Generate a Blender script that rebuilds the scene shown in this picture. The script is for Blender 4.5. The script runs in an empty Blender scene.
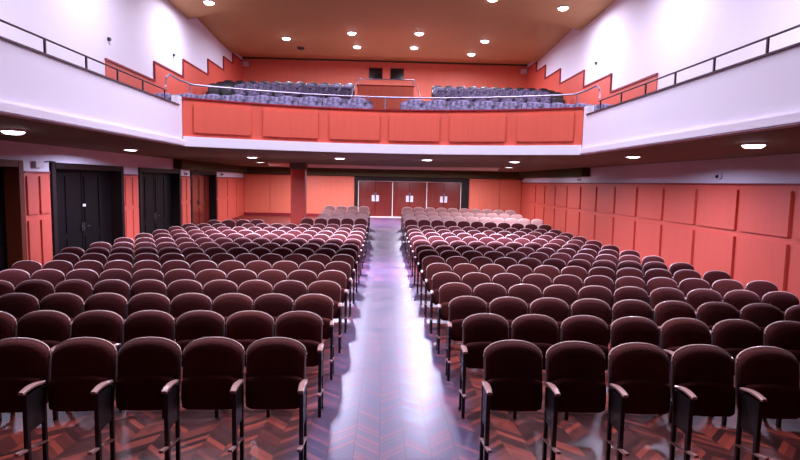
import bpy, math, random
from mathutils import Matrix, Vector
random.seed(4)
S = bpy.context.scene
COL = S.collection
EYE = 2.30            # camera height above the stage-side floor; all z below are measured from the eye

# ------------------------------------------------------------------ materials
def lin(c):
    return tuple(((v/255)/12.92 if v/255 <= .04045 else ((v/255+.055)/1.055)**2.4) for v in c) + (1,)

def mat(name, rgb, rough=.6, spec=.4, metal=0, coat=0, sheen=0, noise=None, bump=0, emit=None, stretch=None, amt=.25, con=None, coat_rough=.1):
    m = bpy.data.materials.new(name); m.use_nodes = True
    nt = m.node_tree; N = nt.nodes; L = nt.links
    b = N['Principled BSDF']
    b.inputs['Base Color'].default_value = lin(rgb)
    b.inputs['Roughness'].default_value = rough
    b.inputs['Specular IOR Level'].default_value = spec
    b.inputs['Metallic'].default_value = metal
    b.inputs['Coat Weight'].default_value = coat
    b.inputs['Coat Roughness'].default_value = coat_rough
    if sheen:
        b.inputs['Sheen Weight'].default_value = sheen
        b.inputs['Sheen Roughness'].default_value = .4
    if emit:
        b.inputs['Emission Color'].default_value = emit[0]
        b.inputs['Emission Strength'].default_value = emit[1]
    if noise:
        tc = N.new('ShaderNodeTexCoord'); mp = N.new('ShaderNodeMapping'); no = N.new('ShaderNodeTexNoise')
        mp.inputs['Scale'].default_value = stretch or (1, 1, 1)
        L.new(tc.outputs['Object'], mp.inputs['Vector']); L.new(mp.outputs['Vector'], no.inputs['Vector'])
        no.inputs['Scale'].default_value = noise; no.inputs['Detail'].default_value = 4
        mx = N.new('ShaderNodeMix'); mx.data_type = 'RGBA'
        c = lin(rgb)
        mx.inputs['A'].default_value = tuple(v*(1-amt) for v in c[:3]) + (1,)
        mx.inputs['B'].default_value = tuple(min(1, v*(1+amt)) for v in c[:3]) + (1,)
        src = no.outputs['Fac']
        if con:
            mr = N.new('ShaderNodeMapRange'); mr.inputs['From Min'].default_value = .5-.5/con; mr.inputs['From Max'].default_value = .5+.5/con
            L.new(src, mr.inputs['Value']); src = mr.outputs['Result']
        L.new(src, mx.inputs['Factor']); L.new(mx.outputs['Result'], b.inputs['Base Color'])
        if bump:
            bp = N.new('ShaderNodeBump'); bp.inputs['Strength'].default_value = bump; bp.inputs['Distance'].default_value = .01
            L.new(no.outputs['Fac'], bp.inputs['Height']); L.new(bp.outputs['Normal'], b.inputs['Normal'])
    return m

def parquet():
    m = bpy.data.materials.new('parquet'); m.use_nodes = True
    nt = m.node_tree; N = nt.nodes; L = nt.links; b = N['Principled BSDF']
    def math_(op, a, c=None, c2=None):
        n = N.new('ShaderNodeMath'); n.operation = op
        for i, v in enumerate((a, c, c2)):
            if v is None: continue
            if isinstance(v, (int, float)): n.inputs[i].default_value = v
            else: L.new(v, n.inputs[i])
        return n.outputs[0]
    tc = N.new('ShaderNodeTexCoord'); sx = N.new('ShaderNodeSeparateXYZ'); L.new(tc.outputs['Object'], sx.inputs[0])
    W, H = .22, .085
    u = math_('DIVIDE', sx.outputs['X'], W); c = math_('FLOOR', u); fu = math_('SUBTRACT', u, c)
    par = math_('SUBTRACT', math_('MULTIPLY', math_('FLOORED_MODULO', c, 2), 2), 1)
    t = math_('DIVIDE', math_('ADD', sx.outputs['Y'], math_('MULTIPLY', math_('MULTIPLY', fu, par), W)), H)
    idx = math_('FLOOR', t); ft = math_('SUBTRACT', t, idx)
    cb = N.new('ShaderNodeCombineXYZ'); L.new(c, cb.inputs[0]); L.new(idx, cb.inputs[1])
    wn = N.new('ShaderNodeTexWhiteNoise'); wn.noise_dimensions = '2D'; L.new(cb.outputs[0], wn.inputs['Vector'])
    ns = N.new('ShaderNodeTexNoise'); ns.inputs['Scale'].default_value = 1.3; ns.inputs['Detail'].default_value = 5
    L.new(tc.outputs['Object'], ns.inputs['Vector'])
    v = math_('ADD', math_('MULTIPLY', wn.outputs['Value'], .75), math_('MULTIPLY', ns.outputs['Fac'], .5))
    cr = N.new('ShaderNodeValToRGB'); e = cr.color_ramp.elements
    e[0].position = .15; e[0].color = lin((34, 13, 13)); e[1].position = 1; e[1].color = lin((140, 48, 28))
    k = e.new(.6); k.color = lin((78, 24, 20)); L.new(v, cr.inputs[0])
    gap = math_('MINIMUM', math_('MINIMUM', ft, math_('SUBTRACT', 1, ft)), math_('MULTIPLY', math_('MINIMUM', fu, math_('SUBTRACT', 1, fu)), W/H))
    g = math_('GREATER_THAN', gap, .03)
    mx = N.new('ShaderNodeMix'); mx.data_type = 'RGBA'; mx.inputs['A'].default_value = lin((48, 18, 17))
    L.new(g, mx.inputs['Factor'])
    # aisle strip: bluish lamp glare painted into the floor colour, with ragged edges
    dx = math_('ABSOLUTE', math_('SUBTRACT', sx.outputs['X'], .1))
    glare = math_('MULTIPLY', math_('SUBTRACT', math_('ADD', .78, math_('MULTIPLY', ns.outputs['Fac'], .3)), dx), 3.5)
    glare = math_('MULTIPLY', math_('MINIMUM', math_('MAXIMUM', glare, 0), 1), .36)
    glare_mix = N.new('ShaderNodeMix'); glare_mix.data_type = 'RGBA'; glare_mix.inputs['B'].default_value = lin((100, 104, 156))
    L.new(glare, glare_mix.inputs['Factor']); L.new(cr.outputs[0], glare_mix.inputs['A']); L.new(glare_mix.outputs['Result'], mx.inputs['B']); L.new(mx.outputs['Result'], b.inputs['Base Color'])
    r = math_('ADD', math_('MULTIPLY', wn.outputs['Value'], .12), math_('MULTIPLY', ns.outputs['Fac'], .25))
    r = math_('ADD', r, FLOOR_ROUGH); L.new(r, b.inputs['Roughness'])
    b.inputs['Specular IOR Level'].default_value = .6
    b.inputs['Coat Weight'].default_value = .5; b.inputs['Coat Roughness'].default_value = .3
    bp = N.new('ShaderNodeBump'); bp.inputs['Strength'].default_value = .25; bp.inputs['Distance'].default_value = .006
    h = math_('ADD', math_('MULTIPLY', wn.outputs['Value'], .6), math_('MULTIPLY', ns.outputs['Fac'], 2.0)); L.new(h, bp.inputs['Height'])
    L.new(bp.outputs['Normal'], b.inputs['Normal']); L.new(bp.outputs['Normal'], b.inputs['Coat Normal'])
    return m

FLOOR_ROUGH = .24
M = dict(
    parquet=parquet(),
    white=mat('lilac_white_paint', (232, 224, 238), .7, .3, noise=1.5, amt=.03),
    red=mat('salmon_red_boards', (212, 90, 72), .5, .4, noise=3, stretch=(6, 6, .35), amt=.10),
    redrear=mat('orange_red_boards', (226, 114, 88), .5, .4, noise=2, stretch=(4, 4, .3), amt=.10),
    redcap=mat('dark_red_capping', (140, 25, 35), .5),
    soffit=mat('dark_brown_soffit_paint', (124, 120, 102), .8, .2, noise=1, amt=.08),
    olive=mat('dark_olive_paint', (78, 70, 48), .8, .2, noise=2, amt=.1),
    ceil=mat('ochre_ceiling_paint', (196, 150, 102), .65, .3, noise=.6, amt=.06),
    door=mat('very_dark_stained_wood', (16, 9, 11), .55, .1, noise=4, stretch=(5, 5, .3), amt=.3),
    doorf=mat('dark_frame_wood', (30, 14, 13), .55, .2, noise=4, stretch=(4, 4, .4), amt=.2),
    reddoor=mat('polished_red_brown_wood', (110, 32, 22), .25, .6, coat=.5, noise=3, stretch=(3, 3, .3), amt=.3),
    brownframe=mat('brown_varnished_frame', (110, 46, 22), .6, .2, noise=4, stretch=(4, 4, .4), amt=.2),
    column=mat('brick_red_paint', (204, 70, 54), .5, .4, noise=3, amt=.08),
    pale=mat('pale_cream_trim', (236, 218, 204), .6),
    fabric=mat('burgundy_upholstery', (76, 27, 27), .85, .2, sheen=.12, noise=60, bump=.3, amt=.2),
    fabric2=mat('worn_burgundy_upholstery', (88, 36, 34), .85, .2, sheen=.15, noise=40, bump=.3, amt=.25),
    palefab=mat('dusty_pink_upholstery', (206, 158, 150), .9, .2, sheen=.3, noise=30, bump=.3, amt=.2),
    rim=mat('lit_edge_highlight', (236, 200, 190), .35, .5, coat=.3),  # pale tone paints in the light that catches the top edge
    arm=mat('varnished_armrest_wood', (184, 140, 134), .28, .6, coat=.5, noise=8, stretch=(6, 1, 6), amt=.2),
    iron=mat('black_enamelled_iron', (38, 28, 32), .45, .5),
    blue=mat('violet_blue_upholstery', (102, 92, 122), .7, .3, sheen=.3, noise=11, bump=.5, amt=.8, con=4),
    shaded=mat('shaded_blue_upholstery', (20, 18, 28), .6, .5, coat=.3, noise=22, bump=.3, amt=.4),  # darker copy of the balcony upholstery, with the shade painted into its colour
    steel=mat('brushed_handrail_steel', (150, 142, 162), .45, .5, metal=.8),
    darkrail=mat('dark_maroon_rail_paint', (62, 28, 44), .45, .5),
    lamp=mat('lit_lamp_diffuser', (255, 255, 255), .5, emit=((.93, .88, 1, 1), 14)),
    ring=mat('white_lamp_ring', (225, 215, 225), .5),
    black=mat('black_glass', (14, 12, 14), .15, .5),
    whitepl=mat('white_plastic', (222, 212, 218), .5),
    carpet=mat('dull_red_balcony_carpet', (112, 84, 88), .9, .2, noise=8, amt=.15),
)

# ------------------------------------------------------------------ mesh helpers
class MB:
    def __init__(s): s.v = []; s.f = []
    def add(s, vs, fs):
        o = len(s.v); s.v += [tuple(p) for p in vs]; s.f += [tuple(i+o for i in f) for f in fs]; return s
    def box(s, x0, x1, y0, y1, z0, z1):
        return s.add([(x0,y0,z0),(x1,y0,z0),(x1,y1,z0),(x0,y1,z0),(x0,y0,z1),(x1,y0,z1),(x1,y1,z1),(x0,y1,z1)],
                     [(0,3,2,1),(4,5,6,7),(0,1,5,4),(1,2,6,5),(2,3,7,6),(3,0,4,7)])
    def prism_x(s, poly, x0, x1):      # poly in (y,z)
        n = len(poly)
        return s.add([(x0,y,z) for y,z in poly]+[(x1,y,z) for y,z in poly],
                     [tuple(range(n)), tuple(range(2*n-1, n-1, -1))]+[(i,(i+n),(i+1)%n+n,(i+1)%n) for i in range(n)])
    def prism_z(s, poly, z0, z1):
        n = len(poly)
        return s.add([(x,y,z0) for x,y in poly]+[(x,y,z1) for x,y in poly],
                     [tuple(range(n-1,-1,-1)), tuple(range(n, 2*n))]+[(i,(i+1)%n,(i+1)%n+n,i+n) for i in range(n)])
    def tube(s, pts, r, n=8, closed=False):
        pts = [Vector(p) for p in pts]; rings = []
        up0 = Vector((0,0,1))
        for i, p in enumerate(pts):
            a = pts[max(i-1,0)]; b = pts[min(i+1,len(pts)-1)]; d = (b-a).normalized()
            u = up0 if abs(d.z) < .95 else Vector((0,1,0))
            e1 = d.cross(u).normalized(); e2 = d.cross(e1)
            rings.append([p + (e1*math.cos(t)+e2*math.sin(t))*r for t in [2*math.pi*k/n for k in range(n)]])
        vs = [q for rg in rings for q in rg]; m = len(rings)
        fs = [(i*n+k, i*n+(k+1)%n, (i+1)*n+(k+1)%n, (i+1)*n+k) for i in range(m-1) for k in range(n)]
        fs += [tuple(range(n)), tuple(range(m*n-1, (m-1)*n-1, -1))]
        return s.add(vs, fs)
    def lathe(s, prof, cx=0, cy=0, n=24):   # prof (r,z)
        m = len(prof); vs = []
        for r, z in prof: vs += [(cx+r*math.cos(2*math.pi*k/n), cy+r*math.sin(2*math.pi*k/n), z) for k in range(n)]
        fs = [(i*n+k, i*n+(k+1)%n, (i+1)*n+(k+1)%n, (i+1)*n+k) for i in range(m-1) for k in range(n)]
        fs += [tuple(range(n-1,-1,-1)), tuple(range((m-1)*n, m*n))]
        return s.add(vs, fs)
    def rings(s, rgs):
        n = len(rgs[0]); m = len(rgs)
        return s.add([p for r in rgs for p in r],
            [(i*n+k, i*n+(k+1)%n, (i+1)*n+(k+1)%n, (i+1)*n+k) for i in range(m-1) for k in range(n)] +
            [tuple(range(n-1,-1,-1)), tuple(range((m-1)*n, m*n))])
    def build(s, name, m, parent=None, smooth=False, bevel=0, **kw):
        me = bpy.data.meshes.new(name); me.from_pydata(s.v, [], s.f); me.update()
        import bmesh
        bm = bmesh.new(); bm.from_mesh(me); bmesh.ops.recalc_face_normals(bm, faces=bm.faces)
        if bevel:
            bmesh.ops.bevel(bm, geom=[e for e in bm.edges if e.calc_length() > bevel*2.5], offset=bevel, segments=2, affect='EDGES', clamp_overlap=True)
        bm.to_mesh(me); bm.free()
        if smooth:
            me.shade_smooth()
            try: me.set_sharp_from_angle(angle=math.radians(40))
            except Exception: pass
        me.materials.append(m)
        o = bpy.data.objects.new(name, me); COL.objects.link(o)
        if parent: o.parent = parent
        for k, v in kw.items(): o[k] = v
        return o

def empty(name, loc=(0,0,0), rz=0, **kw):
    o = bpy.data.objects.new(name, None); COL.objects.link(o)
    o.location = loc; o.rotation_euler = (0, 0, rz); o.empty_display_size = .2
    for k, v in kw.items(): o[k] = v
    return o
def copy_tree(o, parent=None):
    c = o.copy(); COL.objects.link(c)
    if parent: c.parent = parent
    for ch in CH.get(o.name, []):
        d = copy_tree(ch, c); CH.setdefault(c.name, []).append(d)
    return c
CH = {}
def kid(o, p): CH.setdefault(p.name, []).append(o); return o

ORD = ['first','second','third','fourth','fifth','sixth','seventh','eighth','ninth','tenth','eleventh','twelfth','thirteenth','fourteenth','fifteenth']

XW = 7.65; YR = 29.4
# ------------------------------------------------------------------ floor
FP = [(-1.5,-2.2),(2,-2.22),(4.25,-2.29),(5.44,-2.36),(6.63,-2.43),(7.82,-2.48),(9,-2.52),(11.4,-2.57),(13.8,-2.61),(19,-2.61),(20.2,-2.56),(21.1,-2.42),(22.1,-2.34),(23.3,-2.23),(24.5,-2.11),(25.6,-2.0),(YR+.3,-1.92)]
def fz(y):
    for (a, za), (b, zb) in zip(FP, FP[1:]):
        if y <= b: return za + (zb-za)*(y-a)/(b-a)
    return FP[-1][1]
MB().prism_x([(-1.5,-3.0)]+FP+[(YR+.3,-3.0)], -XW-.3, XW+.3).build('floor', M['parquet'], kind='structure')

# ------------------------------------------------------------------ side walls and doors
DOORS = [(8.3,11.55),(12.5,15.9),(16.9,20.3),(21.35,24.6)]
ZT = .07; ZD = .30; TOP = 7.3
def dado_panels(x, s, parent, spans, y_lo, y_hi):
    pass
wl = MB()
segs = [-1.5] + [v for d in DOORS for v in d] + [YR+.3]
for a, b in zip(segs[::2], segs[1::2]): wl.box(-XW-.35, -XW, a, b, -3.0, ZD)
wl.box(-XW-.35, -XW, -1.5, YR+.3, ZD, TOP)
wall_l = wl.build('wall_left', M['white'], kind='structure')
wall_r = MB().box(XW, XW+.3, -1.5, YR+.3, -3.0, TOP).build('wall_right', M['white'], kind='structure')
# left wainscot between doors: backing boards plus raised upright boards, upper and lower
for a, b in zip([-1.5]+[d[1]+.04 for d in DOORS], [d[0]-.04 for d in DOORS]+[YR]):
    MB().box(-XW, -XW+.02, a, b, fz(a)-.1, ZT).build('wainscot', M['red'], wall_l)
    MB().box(-XW, -XW+.045, a, b, ZT-.03, ZT+.01).build('wainscot_cap', M['redcap'], wall_l)
    n = max(2, round((b-a)/.5)); q = (b-a)/n
    if b-a > 3: n = round((b-a)/1.45); q = (b-a)/n
    for k in range(n):
        y0 = a+k*q+.05; y1 = a+(k+1)*q-.05
        if y1 < 4: continue
        MB().box(-XW+.02, -XW+.05, y0, y1, -.86, ZT-.09).build('panel', M['red'], wall_l, bevel=.008)
        MB().box(-XW+.02, -XW+.05, y0, y1, fz((y0+y1)/2)+.12, -.98).build('panel', M['red'], wall_l, bevel=.008)
# right wainscot
MB().box(XW-.02, XW, -1.5, YR, -2.8, .10).build('wainscot', M['red'], wall_r)
MB().box(XW-.05, XW, -1.5, YR, .085, .125).build('wainscot_cap', M['redcap'], wall_r)
pitch = 1.53
for k in range(17):
    y0 = 3.5 + pitch*k + .1; y1 = y0+pitch-.16
    if y1 > YR: break
    MB().box(XW-.075, XW-.02, y0, y1, -.89, -.02).build('panel', M['red'], wall_r, bevel=.008)
    MB().box(XW-.075, XW-.02, y0, y1, fz((y0+y1)/2)+.15, -1.02).build('panel', M['red'], wall_r, bevel=.008)
# stepped upper wainscot following the balcony rows
STEPS = [(15.1,18.2,3.17),(18.2,20.75,3.78),(20.75,23.6,4.42),(23.6,25.85,5.07),(25.85,27.4,5.7),(27.4,YR,6.2)]
for w, s in ((wall_l,-1),(wall_r,1)):
    a, b = sorted((s*XW, s*(XW-.03))); poly = [(15.1,1.0)]
    for y0, y1, z in STEPS: poly += [(y0,z),(y1,z)]
    poly += [(YR,1.0)]
    MB().prism_x(poly, a, b).build('stepped_wainscot', M['red'], w)
    cap = MB(); a, b = sorted((s*XW, s*(XW-.06)))
    prev = None
    for y0, y1, z in STEPS:
        cap.box(a, b, y0-.02, y1, z-.02, z+.035)
        if prev is not None: cap.box(a, b, y0-.02, y0+.01, prev, z)
        prev = z
    cap.build('wainscot_cap', M['redcap'], w)

for i, (y0, y1) in enumerate(DOORS):
    zf = fz(y0+1)-.03
    d = empty('door_%d' % (i+1), (-XW, (y0+y1)/2, zf), kind='structure')
    h = ZD-zf; w = (y1-y0)/2
    fm = M['brownframe'] if i == 0 else M['doorf']
    f = MB()
    f.box(-.30, .05, -w, -w+.16, 0, h); f.box(-.30, .05, w-.16, w, 0, h); f.box(-.30, .05, -w+.16, w-.16, h-.14, h)
    f.build('door_frame', fm, d, bevel=.01)
    lm = M['reddoor'] if i == 3 else M['door']
    for s in (-1, 1):
        x0, x1 = -.30, -.25
        a, b = sorted((s*.012, s*(w-.17)))
        lf = MB().box(x0, x1, a, b, .02, h-.15)
        for q in range(2):
            ya = a+.1+q*(b-a-.1)/2; yb = ya+(b-a-.3)/2
            lf.box(x1, x1+.02, ya, yb, .2, 1.05); lf.box(x1, x1+.02, ya, yb, 1.2, h-.3)
        leaf = lf.build('door_leaf', lm, d, bevel=.006)
        hp = MB().box(x1+.02, x1+.035, s*.05-.03, s*.05+.03, 1.2, 1.42)
        hp.tube([(x1+.03, s*.06, 1.32), (x1+.09, s*.06, 1.32), (x1+.09, s*.2, 1.32)], .012)
        hp.build('door_handle', M['iron'], leaf)
    if i == 1:
        MB().box(-.228, -.215, .0, .13, h-1.1, h-1.03).build('notice', M['whitepl'], d, label='small white notice on the dark door')

# ------------------------------------------------------------------ rear wall, its doors and booth windows
DX0, DX1, DZ = -1.62, 4.7, .27
wr = MB()
wr.box(-XW, DX0, YR, YR+.3, -3, 7.3); wr.box(DX1, XW, YR, YR+.3, -3, 7.3); wr.box(DX0, DX1, YR, YR+.3, DZ, 7.3)
wall_b = wr.build('wall_rear', M['redrear'], kind='structure')
for x0, x1 in ((-7.6,-6.25),(-6.21,-4.4),(-4.36,-1.75),(4.83,6.4),(6.44,7.6)):
    MB().box(x0, x1, YR-.035, YR, -1.95, .28).build('panel', M['redrear'], wall_b, bevel=.01)
MB().box(-XW, -1.7, YR-.05, YR-.035, -1.95, -1.8).build('skirting', M['redcap'], wall_b)
for k in range(3):
    x0 = -1.41 + 1.893*k; x1 = x0+1.893
    d = empty('door_%d' % (5+k), ((x0+x1)/2, YR+.18, -1.93), kind='structure')
    for s in (-1, 1):
        a, b = sorted((s*.01, s*.90))
        lf = MB().box(a, b, -.02, .03, .01, 1.98); c0 = min(a,b)
        lf.box(a+.1, b-.1, -.035, -.02, .2, .9); lf.box(a+.1, b-.1, -.035, -.02, 1.05, 1.85)
        leaf = lf.build('door_leaf', M['reddoor'], d, bevel=.006)
        MB().box(s*.11-.085, s*.11+.085, -.05, -.036, .86, 1.2).build('push_plate', M['whitepl'], leaf, label='white push plate')
        MB().tube([(s*.03,-.03,.95),(s*.03,-.09,.98),(s*.03,-.09,1.35),(s*.03,-.03,1.38)], .014).build('door_handle', M['steel'], leaf)
fr = MB()
fr.box(DX0, -1.42, YR-.06, YR+.25, -1.94, DZ); fr.box(4.28, DX1, YR-.06, YR+.25, -1.94, DZ); fr.box(-1.42, 4.28, YR-.06, YR+.25, .07, DZ)
fr.build('trim_1', M['doorf'], kind='structure', label='dark door surround')
pm = MB()
for x in (-1.40, .483, 2.376, 4.27): pm.box(x-.02, x+.02, YR+.10, YR+.15, -1.93, .06)
pm.box(-1.4,4.27,YR+.10,YR+.15,.03,.06); pm.build('trim_2', M['pale'], kind='structure')
MB().box(-1.42, 4.28, YR-.35, YR+.2, -1.945, -1.90).build('trim_8', M['pale'], kind='structure')
for i, (x0, x1) in enumerate(((-.89,-.2),(.26,.95))):
    w = empty('window_%d' % (i+1), ((x0+x1)/2, YR, 5.8), kind='structure')
    MB().box(-.34, .34, -.03, 0, -.28, .28).build('pane', M['black'], w)
    f = MB(); f.box(-.37,-.34,-.05,0,-.31,.31); f.box(.34,.37,-.05,0,-.31,.31); f.box(-.34,.34,-.05,0,.28,.31); f.box(-.34,.34,-.05,0,-.31,-.28)
    f.build('window_frame', M['redcap'], w)

# ------------------------------------------------------------------ ceiling: front sheet steps up along an arc, rear sheet slopes to the rear wall
def crease(x): return 18.5 + .046*x*x
xs = [-XW-.2 + (2*XW+.4)*i/24 for i in range(25)]
def sheet(prof, th=.12):
    v = []; f = []; n = len(prof(0))
    for x in xs: v += [(x, y, z) for y, z in prof(x)]
    for i in range(24):
        for k in range(n): f.append((i*n+k, i*n+(k+1)%n, (i+1)*n+(k+1)%n, (i+1)*n+k))
    f.append(tuple(range(n))); f.append(tuple(range(25*n-1, 24*n-1, -1)))
    return MB().add(v, f)
cl = sheet(lambda x: [(-1.5,6.7),(8,6.6),(14,6.35),(crease(x),6.1),(crease(x)+.25,6.1),(crease(x)+.3,6.5),(24,6.32),(27.2,6.2),(28.3,6.42),(YR+.2,6.5),(YR+.2,7.2),(-1.5,7.2)])
cl.build('ceiling', M['ceil'], kind='structure')
MB().add([(-XW,YR-.12,6.42),(XW,YR-.12,6.42),(XW,YR,6.42),(-XW,YR,6.42),(-XW,YR-.12,6.5),(XW,YR-.12,6.5),(XW,YR,6.5),(-XW,YR,6.5)],
         [(0,3,2,1),(4,5,6,7),(0,1,5,4),(1,2,6,5),(2,3,7,6),(3,0,4,7)]).build('trim_3', M['olive'], kind='structure')

# ------------------------------------------------------------------ balcony
XB = 3.6
def arc(x, y0=9.7, sag=.95): return y0 + sag*(1-(x/XB)**2)
def arcstrip(x0, x1, d0, d1, z0, z1, n=24):
    pts = [x0+(x1-x0)*i/n for i in range(n+1)]
    return MB().prism_z([(x, arc(x)+d0) for x in pts]+[(x, arc(x)+d1) for x in reversed(pts)], z0, z1)
bal = empty('balcony', (0, 9.7, .68), kind='structure')
bal.location = (0,0,0)
ap = [(-XB+.02+ (2*XB-.04)*i/24) for i in range(25)]
deck = [(x, arc(x)+.02) for x in ap]
MB().prism_z([(-XW,-1.5),(-XB-.02,-1.5),(-XB-.02,9.7)]+deck+[(XB+.02,9.7),(XB+.02,-1.5),(XW,-1.5),(XW,YR),(-XW,YR)], .68, .82).build('soffit', M['soffit'], bal)
for s in (-1, 1):
    a, b = sorted((s*XB, s*(XB+.12)))
    p = MB().box(a, b, -1.5, 9.55, .60, 1.26); p.box(a, b, 9.55, 9.78, .60, 1.43)
    p.build('parapet', M['white'], bal)
    a, b = sorted((s*(XB-.05), s*(XB+.12)))
    MB().prism_x([(-1.5,.57),(9.76,.57),(9.76,.68),(-1.5,.68)], a, b).build('moulding', M['white'], bal, bevel=.015)
    a, b = sorted((s*(XB-.02), s*(XB+.14)))
    MB().box(a, b, -1.5, 9.55, 1.26, 1.28).build('parapet_cap', M['darkrail'], bal)
arcstrip(-XB+.01, XB-.01, 0, .14, .72, 1.40).build('parapet', M['red'], bal)
arcstrip(-XB+.01, XB-.01, -.02, .16, 1.40, 1.425).build('parapet_cap', M['redcap'], bal)
arcstrip(-XB+.03, XB-.03, -.05, .14, .565, .74).build('moulding', M['white'], bal, smooth=False)
for x0, x1 in ((-3.42,-2.49),(-2.29,-1.29),(-1.08,-.1),(.08,1.07),(1.26,2.3),(2.5,3.44)):
    arcstrip(x0, x1, -.035, 0, .81, 1.32, 6).build('panel', M['red'], bal, bevel=.006)
# tiers
TIERS = [(10.75,.82),(11.3,.86),(12.3,.99),(13.3,1.13),(14.3,1.27),(15.3,1.6),(16.5,2.0),(17.7,2.2),(18.9,2.4),(20.1,2.6),(21.4,2.85),(22.5,3.1),(23.5,3.35),(24.5,3.6),(26,3.8),(YR,3.8)]
poly = [(10.75,.82)]
for (y0, z0), (y1, z1) in zip(TIERS, TIERS[1:]): poly += [(y0,z0),(y1,z0)]
poly += [(YR,.82)]
MB().prism_x(poly, -XW, XW).build('tiers', M['carpet'], bal)
MB().box(-XW,-3.8,9.78,11.3,.82,.95).box(3.8,XW,9.78,11.3,.82,.95).build('landing', M['carpet'], bal)
# stair enclosure in the middle of the upper tier
sb = MB(); sb.box(-1.14,1.13,21.95,22.05,2.9,3.86); sb.box(-1.14,-1.04,22.05,24.6,3.0,3.86); sb.box(1.03,1.13,22.05,24.6,3.0,3.86)
sb.build('stair_enclosure', M['redrear'], bal)
MB().box(-1.17,1.16,21.92,22.08,3.86,3.89).box(-1.17,-1.01,22.08,24.6,3.86,3.89).box(1.0,1.16,22.08,24.6,3.86,3.89).build('enclosure_cap', M['redcap'], bal)

# handrails
r = MB(); r.tube([(-1.35,21.2,3.2),(-1.3,21.6,3.55),(-1.14,21.95,4.12),(1.14,21.95,4.12),(1.35,21.6,3.55),(1.4,21.2,3.2)], .018)
hr = r.build('handrail', M['steel'], label='pale steel handrail around the stair enclosure high in the balcony', category='handrail')
for x in (-1.1, 1.1):
    MB().tube([(x,22.0,3.88),(x,22.0,4.12)], .014).build('post', M['steel'], hr)
xs2 = [-3.45+6.9*i/20 for i in range(21)]
pts = [(-3.66,9.15,1.50),(-3.66,9.2,1.66),(-3.66,9.32,1.74),(-3.6,9.6,1.70)] + [(x, arc(x)+.07, 1.665) for x in xs2] + [(3.6,9.6,1.70),(3.66,9.32,1.74),(3.66,9.2,1.66),(3.66,9.15,1.50)]
hr = MB().tube(pts, .017).build('handrail', M['steel'], smooth=True, label='long pale steel handrail along the curved red balcony front', category='handrail')
for x in (-3.5,-2.39,-1.2,0,1.17,2.4,3.5):
    MB().tube([(x, arc(x)+.07, 1.425),(x, arc(x)+.07, 1.66)], .011).build('post', M['steel'], hr)
for s, nm in ((-1,'left'),(1,'right')):
    x = s*(XB+.06)
    hr = MB().tube([(x,-1.4,1.455),(x,9.2,1.455)], .012).build('handrail', M['darkrail'], label='dark thin handrail on the white parapet of the %s side balcony' % nm, category='handrail')
    for y in (.6,2.0,3.5,4.35,5.15,5.98,6.78,7.55,8.32,9.12):
        MB().box(x-.009, x+.009, y-.012, y+.012, 1.28, 1.455).build('post', M['darkrail'], hr)

# beams under the balcony, light strip, column
for s in (-1, 1):
    a, b = sorted((s*(XW-.3), s*XW)); MB().box(a, b, 19.7, YR-.35, .33 if s < 0 else .36, .68).build('trim_%d' % (5 if s < 0 else 6), M['olive'], kind='structure')
MB().box(-XW, XW, YR-.35, YR, .30, .68).build('trim_4', M['olive'], kind='structure')
def strip(x0, x1):
    f = lambda x: 23.0-.055*x*x
    return MB().rings([[(x, f(x), .68), (x, f(x)+.02, .655), (x, f(x)+.35, .56), (x, f(x)+.45, .56), (x, f(x)+.45, .68)] for x in [x0+(x1-x0)*i/16 for i in range(17)]])
strip(-4.7, 4.7).build('trim_7', M['pale'], kind='structure')
cb = MB(); cb.box(-3.72,-3.16,21.45,22.0,fz(21.7)-.05,.68)
co = cb.build('column', M['column'], bevel=.03, label='square brick-red column standing behind the left seats under the balcony', category='column')
MB().box(-3.76,-3.12,21.41,22.04,.44,.68).build('top_shade', M['soffit'], co, label='dark block painted for the beam shade on the column top')  # dark block stands in for the beam's shade on the column top

# ------------------------------------------------------------------ lamps
LC = (.80, .79, 1.0)
def lamp(x, y, z, r, W, label, group, spread=180, cat='ceiling light', dep=.06, col=None):
    t = empty('ceiling_light', (x, y, z), label=label, category=cat, group=group)
    MB().lathe([(r*1.18,.0),(r*1.18,-min(.02,dep)),(r*1.02,-min(.035,dep*1.5)),(r*1.0,-min(.02,dep)),(r*1.0,.0)], n=24).build('lamp_ring', M['ring'], t)
    MB().lathe([(r,-.005),(r,-dep*.3),(r*.92,-dep*.65),(r*.7,-dep*.9),(r*.3,-dep)], n=24).build('diffuser', M['lamp'], t, smooth=True)
    ld = bpy.data.lights.new('lamp_light', 'AREA'); ld.shape = 'DISK'; ld.size = r*1.9; ld.energy = W; ld.color = col or LC
    ld.spread = math.radians(spread)
    lo = bpy.data.objects.new('lamp_light', ld); COL.objects.link(lo); lo.parent = t; lo.location = (0, 0, -dep-.005)
    return t
def cz(x, y):
    if y < crease(x): return 6.35 + (6.1-6.35)*(y-14)/(crease(x)-14) if y > 14 else 6.6+(6.35-6.6)*(y-8)/6 if y > 8 else 6.7-.1*(y+1.5)/9.5
    return 6.5+(6.32-6.5)*(y-crease(x)-.3)/(24-crease(x)-.3) if y < 24 else 6.32-.12*(y-24)/3.2
UP = 190; SO = 430; HALL = 350
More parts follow.
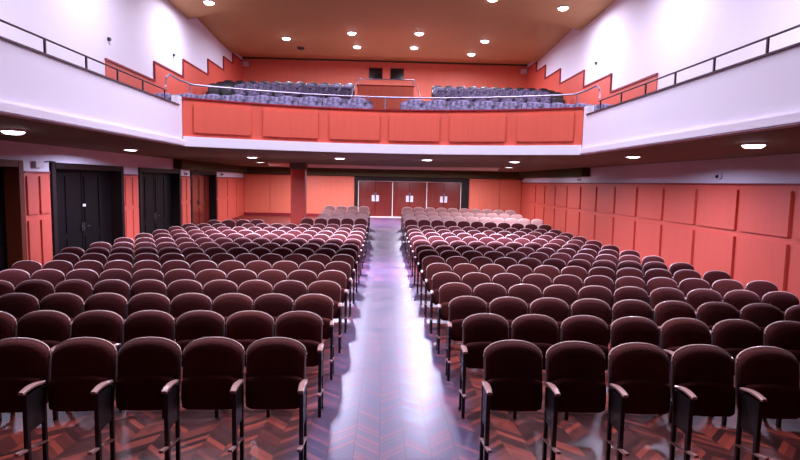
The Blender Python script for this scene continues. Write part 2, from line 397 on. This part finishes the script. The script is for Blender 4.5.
for x, y, lb in [(-6.2,19.4,'far left round ceiling light above the white side wall'),(-4.45,24.5,'round ceiling light above the left balcony seats, left of the smoke detector'),
    (-1.48,23.5,'round ceiling light left of centre, nearer of two close together'),(-1.36,25.5,'round ceiling light left of centre, farther of two close together'),
    (1.29,25.4,'round ceiling light right of centre, farther of two close together'),(1.39,23.3,'round ceiling light right of centre, nearer of two close together'),
    (4.1,26.2,'round ceiling light shining down on the red rear wall at right'),(4.35,24.1,'round ceiling light above the right balcony seats, nearer of two there'),
    (6.1,18.9,'far right round ceiling light above the white side wall'),(3.5,18.2,'round ceiling light cut by the top edge, right of centre')]:
    lamp(x, y, cz(x, y)-.005, .17, UP, lb, 'round lights in the ochre ceiling', 178, dep=.09)
for x, y, wt in ((-5.9,14,180),(5.9,14,180),(-5,8.8,230),(5,8.8,230),(-2,8.4,270),(2,8.4,270),(-3.6,6.9,170),(0,6.9,170),(3.6,6.9,170)):
    lamp(x, y, cz(x, y)-.005, .17, wt, 'round ceiling light high over the front seats', 'round lights over the front seats', 150)
for x, y, lb in [(-5.63,8.35,'large round soffit light near the left edge of the picture'),(-6.18,13.3,'round soffit light above the wide dark door on the left wall'),
    (-3.95,16.2,'leftmost of the four round soffit lights under the balcony front'),(-1.29,15.6,'second from left of the four round soffit lights, right of the column'),
    (1.23,15.4,'third from left of the four round soffit lights, above the rear doors'),(3.78,15.5,'rightmost of the four round soffit lights under the balcony front'),
    (5.44,11.6,'farther round soffit light along the right wall'),(5.45,7.8,'nearer round soffit light along the right wall')]:
    lamp(x, y, .68, .15, SO if abs(x) < 5 else (170 if y > 11 else 90), lb, 'round lights in the dark soffit', 170, dep=.045 if y > 9 else .075, col=(.68,.68,1))
for x, y, lb in ((-4.9,21.4,'thin bright light at the left end of the pale ceiling strip under the balcony'),(4.95,21.2,'thin bright light at the right end of the pale ceiling strip under the balcony')):
    lamp(x, y, .68, .16, 150, lb, 'lights at the ends of the pale strip', 175, dep=.01)
for x in (-4.1,-1.3,1.3,4.1):  # unseen lamps added behind the strip to brighten the rear wall and seats
    lamp(x, 26.3, .68, .15, 270, 'added unseen round light in the low soffit, brightening the rear wall', 'added unseen lights before the rear wall', 175, dep=.012)

# ------------------------------------------------------------------ small fittings
def fit(name, mb, m, label, cat, bevel=0): return mb.build(name, M[m], label=label, category=cat, bevel=bevel)
e = empty('emergency_light', (-XW, 12.05, .22), label='small white emergency light on the wall left of the wide dark door', category='emergency light')
MB().box(0,.08,-.15,.15,-.06,.08).build('housing', M['whitepl'], e, bevel=.01)
MB().tube([(.03,.15,.06),(.03,.4,.10),(.03,.62,.09)], .012, 6).build('cable', M['iron'], e)
for x, y, z, lb, c in ((-XW,20.8,.16,'small pale box with dark lens on the left wall between last two doors','sensor'),(-XW,25.4,.2,'small pale box on the left wall past the last door','sensor'),
                       (XW,11.98,.28,'small grey box high on the right wall, above the red panels','sensor'),(XW,20.7,.24,'tiny dark box on the pale band far along the right wall','sensor')):
    s = 1 if x < 0 else -1
    e = empty('wall_sensor', (x, y, z), label=lb, category=c)
    a, b = sorted((0, s*.06)); MB().box(a, b, -.09, .09, -.06, .06).build('housing', M['whitepl' if x < 0 else 'ring'], e, bevel=.008)
    a, b = sorted((s*.06, s*.09)); MB().lathe([(.035,-.03),(.035,.03)], cx=s*.075, n=12).build('lens', M['black'], e)
for x, y, z, lb in ((-XW,15.3,3.76,'small dark knob on the left upper white wall'),(-XW,19.86,4.39,'small grey knob on left upper wall near the stepped red panels'),(XW,19.6,4.45,'small dark knob on the right upper white wall')):
    s = 1 if x < 0 else -1
    e = MB().prism_x([(.05*math.cos(t*math.pi/6), .05*math.sin(t*math.pi/6)) for t in range(12)], min(0,s*.07), max(0,s*.07)).build('wall_fixture', M['iron'], label=lb, category='wall fixture')
    e.location = (x, y, z)
e = MB().lathe([(.17,0),(.17,-.05),(.12,-.08),(.05,-.09)], n=16).build('smoke_detector', M['iron'], smooth=True, label='dark round smoke detector on the ochre ceiling at left', category='smoke detector')
e.location = (-4.04, 26.0, cz(-4, 26))
for x, nm in ((-7.45,'left'),(7.45,'right')):
    e = MB().box(-.15,.15,-.12,.12,-.12,.12).build('loudspeaker', M['ring'], bevel=.02, label='small pale box in the upper rear %s corner of the hall' % nm, category='loudspeaker')
    e.location = (x, YR-.16, 6.1)

# ------------------------------------------------------------------ theatre chairs
def outline(a=.241, zc=.852, b=.10, z0=.44, n=20, ex=2.8):
    pts = []
    for i in range(n+1):
        t = math.pi*i/n; c, s_ = math.cos(t), math.sin(t)
        x = a*math.copysign(abs(c)**(2/ex), c)
        pts.append((x, zc+b*abs(s_)**(2/ex)+.035*(1-(x/a)**2)))
    return pts + [(-a, (zc+z0)/2), (-a+.01, z0+.04), (-a+.05, z0), (0, z0-.01), (a-.05, z0), (a-.01, z0+.04), (a, (zc+z0)/2)]
def rec(y, z): return y + .14*(z-.45)
def ringat(out, y, k, c=(0,.70)):
    return [(c[0]+(x-c[0])*k, rec(y, c[1]+(z-c[1])*k), c[1]+(z-c[1])*k) for x, z in out]
def chair_meshes(fab, low=False):
    o = outline(n=12 if low else 20)
    back = MB().rings([ringat(o,.045,.90), ringat(o,.04,.97), ringat(o,.02,1.0), ringat(o,-.02,1.0), ringat(o,-.045,.965), ringat(o,-.06,.86), ringat(o,-.068,.6), ringat(o,-.07,.25)])
    so = [(x*.95, .45+(z-.44)*.5) for x, z in outline(n=12 if low else 16, ex=3.5)]
    seat = MB().rings([[(x*k, rec(y,z0), z0) for x, z0 in [(px, .62+(pz-.62)*k) for px, pz in so]] for y, k in ((-.055,.9),(-.062,1),(-.078,1),(-.092,.93),(-.098,.75),(-.10,.4))])
    top = [p for p in o if p[1] > .60][0:]
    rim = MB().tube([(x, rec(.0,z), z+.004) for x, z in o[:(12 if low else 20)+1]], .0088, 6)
    return back, seat, rim
def support_meshes():
    p = MB().box(-.009,.009,-.285,-.10,.38,.665)
    fl = MB().box(-.016,.016,-.325,-.285,0,.675); fl.box(-.022,.022,-.36,-.26,0,.012)
    rl = MB().box(-.014,.014,-.10,-.065,0,.66); rl.box(-.022,.022,-.14,-.03,0,.012)
    br = MB().prism_x([(-.44,.275),(-.06,.20),(-.06,.222),(-.44,.297)], -.016, .016)
    ar = MB(); n = 8; prof = []
    for i in range(n+1):
        t = i/n; y = -.075-.285*t; z = .678+.03*math.sin(t*math.pi*.8); w = .018+.008*math.sin(t*math.pi*.9)
        prof.append([(-w,y,z),(w,y,z),(w,y,z+.014),(w*.6,y,z+.020),(-w*.6,y,z+.020),(-w,y,z+.014)])
    ar.rings(prof)
    return p, fl, rl, br, ar
def make_support(parent, x, first=None):
    for i, (nm, mk) in enumerate((('side_panel','iron'),('front_leg','iron'),('rear_leg','iron'),('brace','arm'),('armrest','arm'))):
        if first: o = first[i].copy(); COL.objects.link(o); o.parent = parent
        else: o = SUPM[i].build(nm, M[mk], parent, bevel=.003 if nm != 'armrest' else 0)
        o.location = (x, 0, 0); kid(o, parent)
        yield o
SUPM = support_meshes()
SUP = None
def make_chair(fab, side, ends):
    global SUP
    t = empty('theatre_chair')
    b, s, r = chair_meshes(fab)
    bk = b.build('backrest', M[fab], t, smooth=True); kid(bk, t)
    rm = r.build('edging', M['rim'], bk, smooth=True, label='pale edging coloured as a light-catching edge'); kid(rm, bk)
    kid(s.build('folded_seat', M[fab], t, smooth=True), t)
    l = list(make_support(t, side*(.2525 if side < 0 else .26), SUP)); SUP = SUP or l
    if ends: list(make_support(t, -side*(.2525 if side < 0 else .26), SUP))
    return t
protos = {}
def place(fab, side, ends, x, y, rz, label, group):
    k = (fab, side, ends)
    if k not in protos:
        o = protos[k] = make_chair(fab, side, ends)
    else: o = copy_tree(protos[k])
    o.location = (x, y, fz(y)-.002); o.rotation_euler = (0, 0, rz)
    o['label'] = label; o['category'] = 'chair'; o['group'] = group
    return o
RA = 38.0
def rowpos(x, Y): return Y - (x*x)/(2*RA), -x/RA*.9
ROWY = [4.27+1.19*k for k in range(14)]
NMAIN = 0
for k, Y in enumerate(ROWY):
    for side in (-1, 1):
        n = (12 if k < 7 else 13) if side < 0 else 11
        for j in range(n):
            x = -.86-.505*j if side < 0 else 1.10+.52*j
            y, rz = rowpos(x, Y)
            if abs(x) > (y+.3)*.77+.55: continue
            if k == 13 and side < 0 and j in (9,): continue
            lb = 'burgundy folding theatre chair, %s from the aisle in the %s row, %s block' % (ORD[j], ORD[k], 'left' if side < 0 else 'right')
            fab = 'fabric2' if random.random() < .3 else 'fabric'
            place(fab, side, j == 0, x, y, rz, lb, 'burgundy folding chairs of the stalls'); NMAIN += 1
print('MAIN CHAIRS', NMAIN)
# raised block at the rear
for k, Y in enumerate((21.0,22.1,23.3,24.5)):
    for side in (-1, 1):
        js = range(11 if k < 2 else 10) if side > 0 else ([0,1,2,3,4,7,8,9,10] if k == 0 else [0,1,2,3])
        for j in js:
            x = -.89-.52*j if side < 0 else 1.10+.52*j
            if side < 0 and k == 0 and j > 4: x -= .3
            y, rz = rowpos(x, Y)
            if side < 0 and k == 0 and j > 4: y -= .2
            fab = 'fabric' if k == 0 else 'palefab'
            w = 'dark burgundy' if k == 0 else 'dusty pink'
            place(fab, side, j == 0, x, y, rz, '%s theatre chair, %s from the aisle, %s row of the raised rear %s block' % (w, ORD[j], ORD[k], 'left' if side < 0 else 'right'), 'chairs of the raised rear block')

# balcony seats
def make_bseat(fab):
    t = empty('balcony_seat')
    o = outline(n=10)
    kid(MB().rings([ringat(o,.045,.90), ringat(o,.03,1.0), ringat(o,-.03,1.0), ringat(o,-.055,.9), ringat(o,-.065,.4)]).build('backrest', M[fab], t, smooth=True), t)
    so = [(x*.93, .45+(z-.44)*.62) for x, z in outline(n=10, ex=3.5)]
    kid(MB().rings([[(x*k_, rec(y,z0), z0) for x, z0 in [(px, .62+(pz-.62)*k_) for px, pz in so]] for y, k_ in ((-.075,.9),(-.085,1),(-.14,1),(-.165,.8),(-.168,.4))]).build('folded_seat', M[fab], t, smooth=True), t)
    st = MB(); 
    for x in (-.25,.25): st.box(x-.01,x+.01,-.30,.0,0,.62)
    kid(st.build('frame', M['iron'], t), t)
    return t
bp = {}
def bseat(x, y, z, label, group, fab='blue'):
    if fab not in bp: o = bp[fab] = make_bseat(fab)
    else: o = copy_tree(bp[fab])
    o.location = (x, y, z); o.rotation_euler = (0, 0, -x/RA*.6); o['label'] = label; o['category'] = 'chair'; o['group'] = group
def tz(y):
    z = TIERS[0][1]
    for a, b in TIERS:
        if y >= a: z = b
    return z
for k, Y in enumerate((11.95,12.95,13.95,14.95)):
    for side in (-1, 1):
        for j in range(13):
            x = side*(.62+.53*j)+.03
            bseat(x, Y, tz(Y), 'violet-blue balcony seat, %s from the centre, %s row behind the front rail, %s side' % (ORD[j], ORD[k], 'left' if side < 0 else 'right'), 'violet-blue seats behind the balcony rail')
for k, Y in enumerate((22.15,23.15,24.15)):
    for side in (-1, 1):
        for j in range(11 if side < 0 else 10):
            x = -1.62-.53*j if side < 0 else 2.3+.53*j
            dk = k == 2 or j > 8  # rear row and outermost seats get the upholstery with shade painted in
            bseat(x, Y, tz(Y), ('shade-darkened violet-blue' if dk else 'violet-blue')+' balcony seat, %s from the centre, %s row of the upper %s bank' % (ORD[j], ORD[k], 'left' if side < 0 else 'right'), 'seats of the upper balcony bank', 'shaded' if dk else 'blue')

# ------------------------------------------------------------------ world, camera
w = bpy.data.worlds.new('World'); S.world = w; w.use_nodes = True
w.node_tree.nodes['Background'].inputs[0].default_value = (.55,.45,.65,1); w.node_tree.nodes['Background'].inputs[1].default_value = .02
cd = bpy.data.cameras.new('Camera'); cam = bpy.data.objects.new('Camera', cd); COL.objects.link(cam); S.camera = cam
cd.sensor_width = 36; cd.lens = 533*36/800; cd.clip_start = .05; cd.clip_end = 200
yaw, pit, rol = .03168, .08920, .02
F = Vector((math.sin(yaw)*math.cos(pit), math.cos(yaw)*math.cos(pit), -math.sin(pit)))
R = Vector((math.cos(yaw), -math.sin(yaw), 0)); U = R.cross(F)
R2 = R*math.cos(rol)+U*math.sin(rol); U2 = -R*math.sin(rol)+U*math.cos(rol)
cam.matrix_world = Matrix(((R2.x,U2.x,-F.x,0),(R2.y,U2.y,-F.y,0),(R2.z,U2.z,-F.z,0),(0,0,0,1)))
for o in list(S.objects):
    if o.parent is None: o.location.z += EYE
S.view_settings.view_transform = 'Standard'; S.view_settings.look = 'None'
S.view_settings.gamma = 1; S.view_settings.use_curve_mapping = False
S.view_settings.exposure = 0.0
S.cycles.max_bounces = 8; S.cycles.diffuse_bounces = 5; S.cycles.sample_clamp_indirect = 6
S.cycles.caustics_reflective = False; S.cycles.caustics_refractive = False
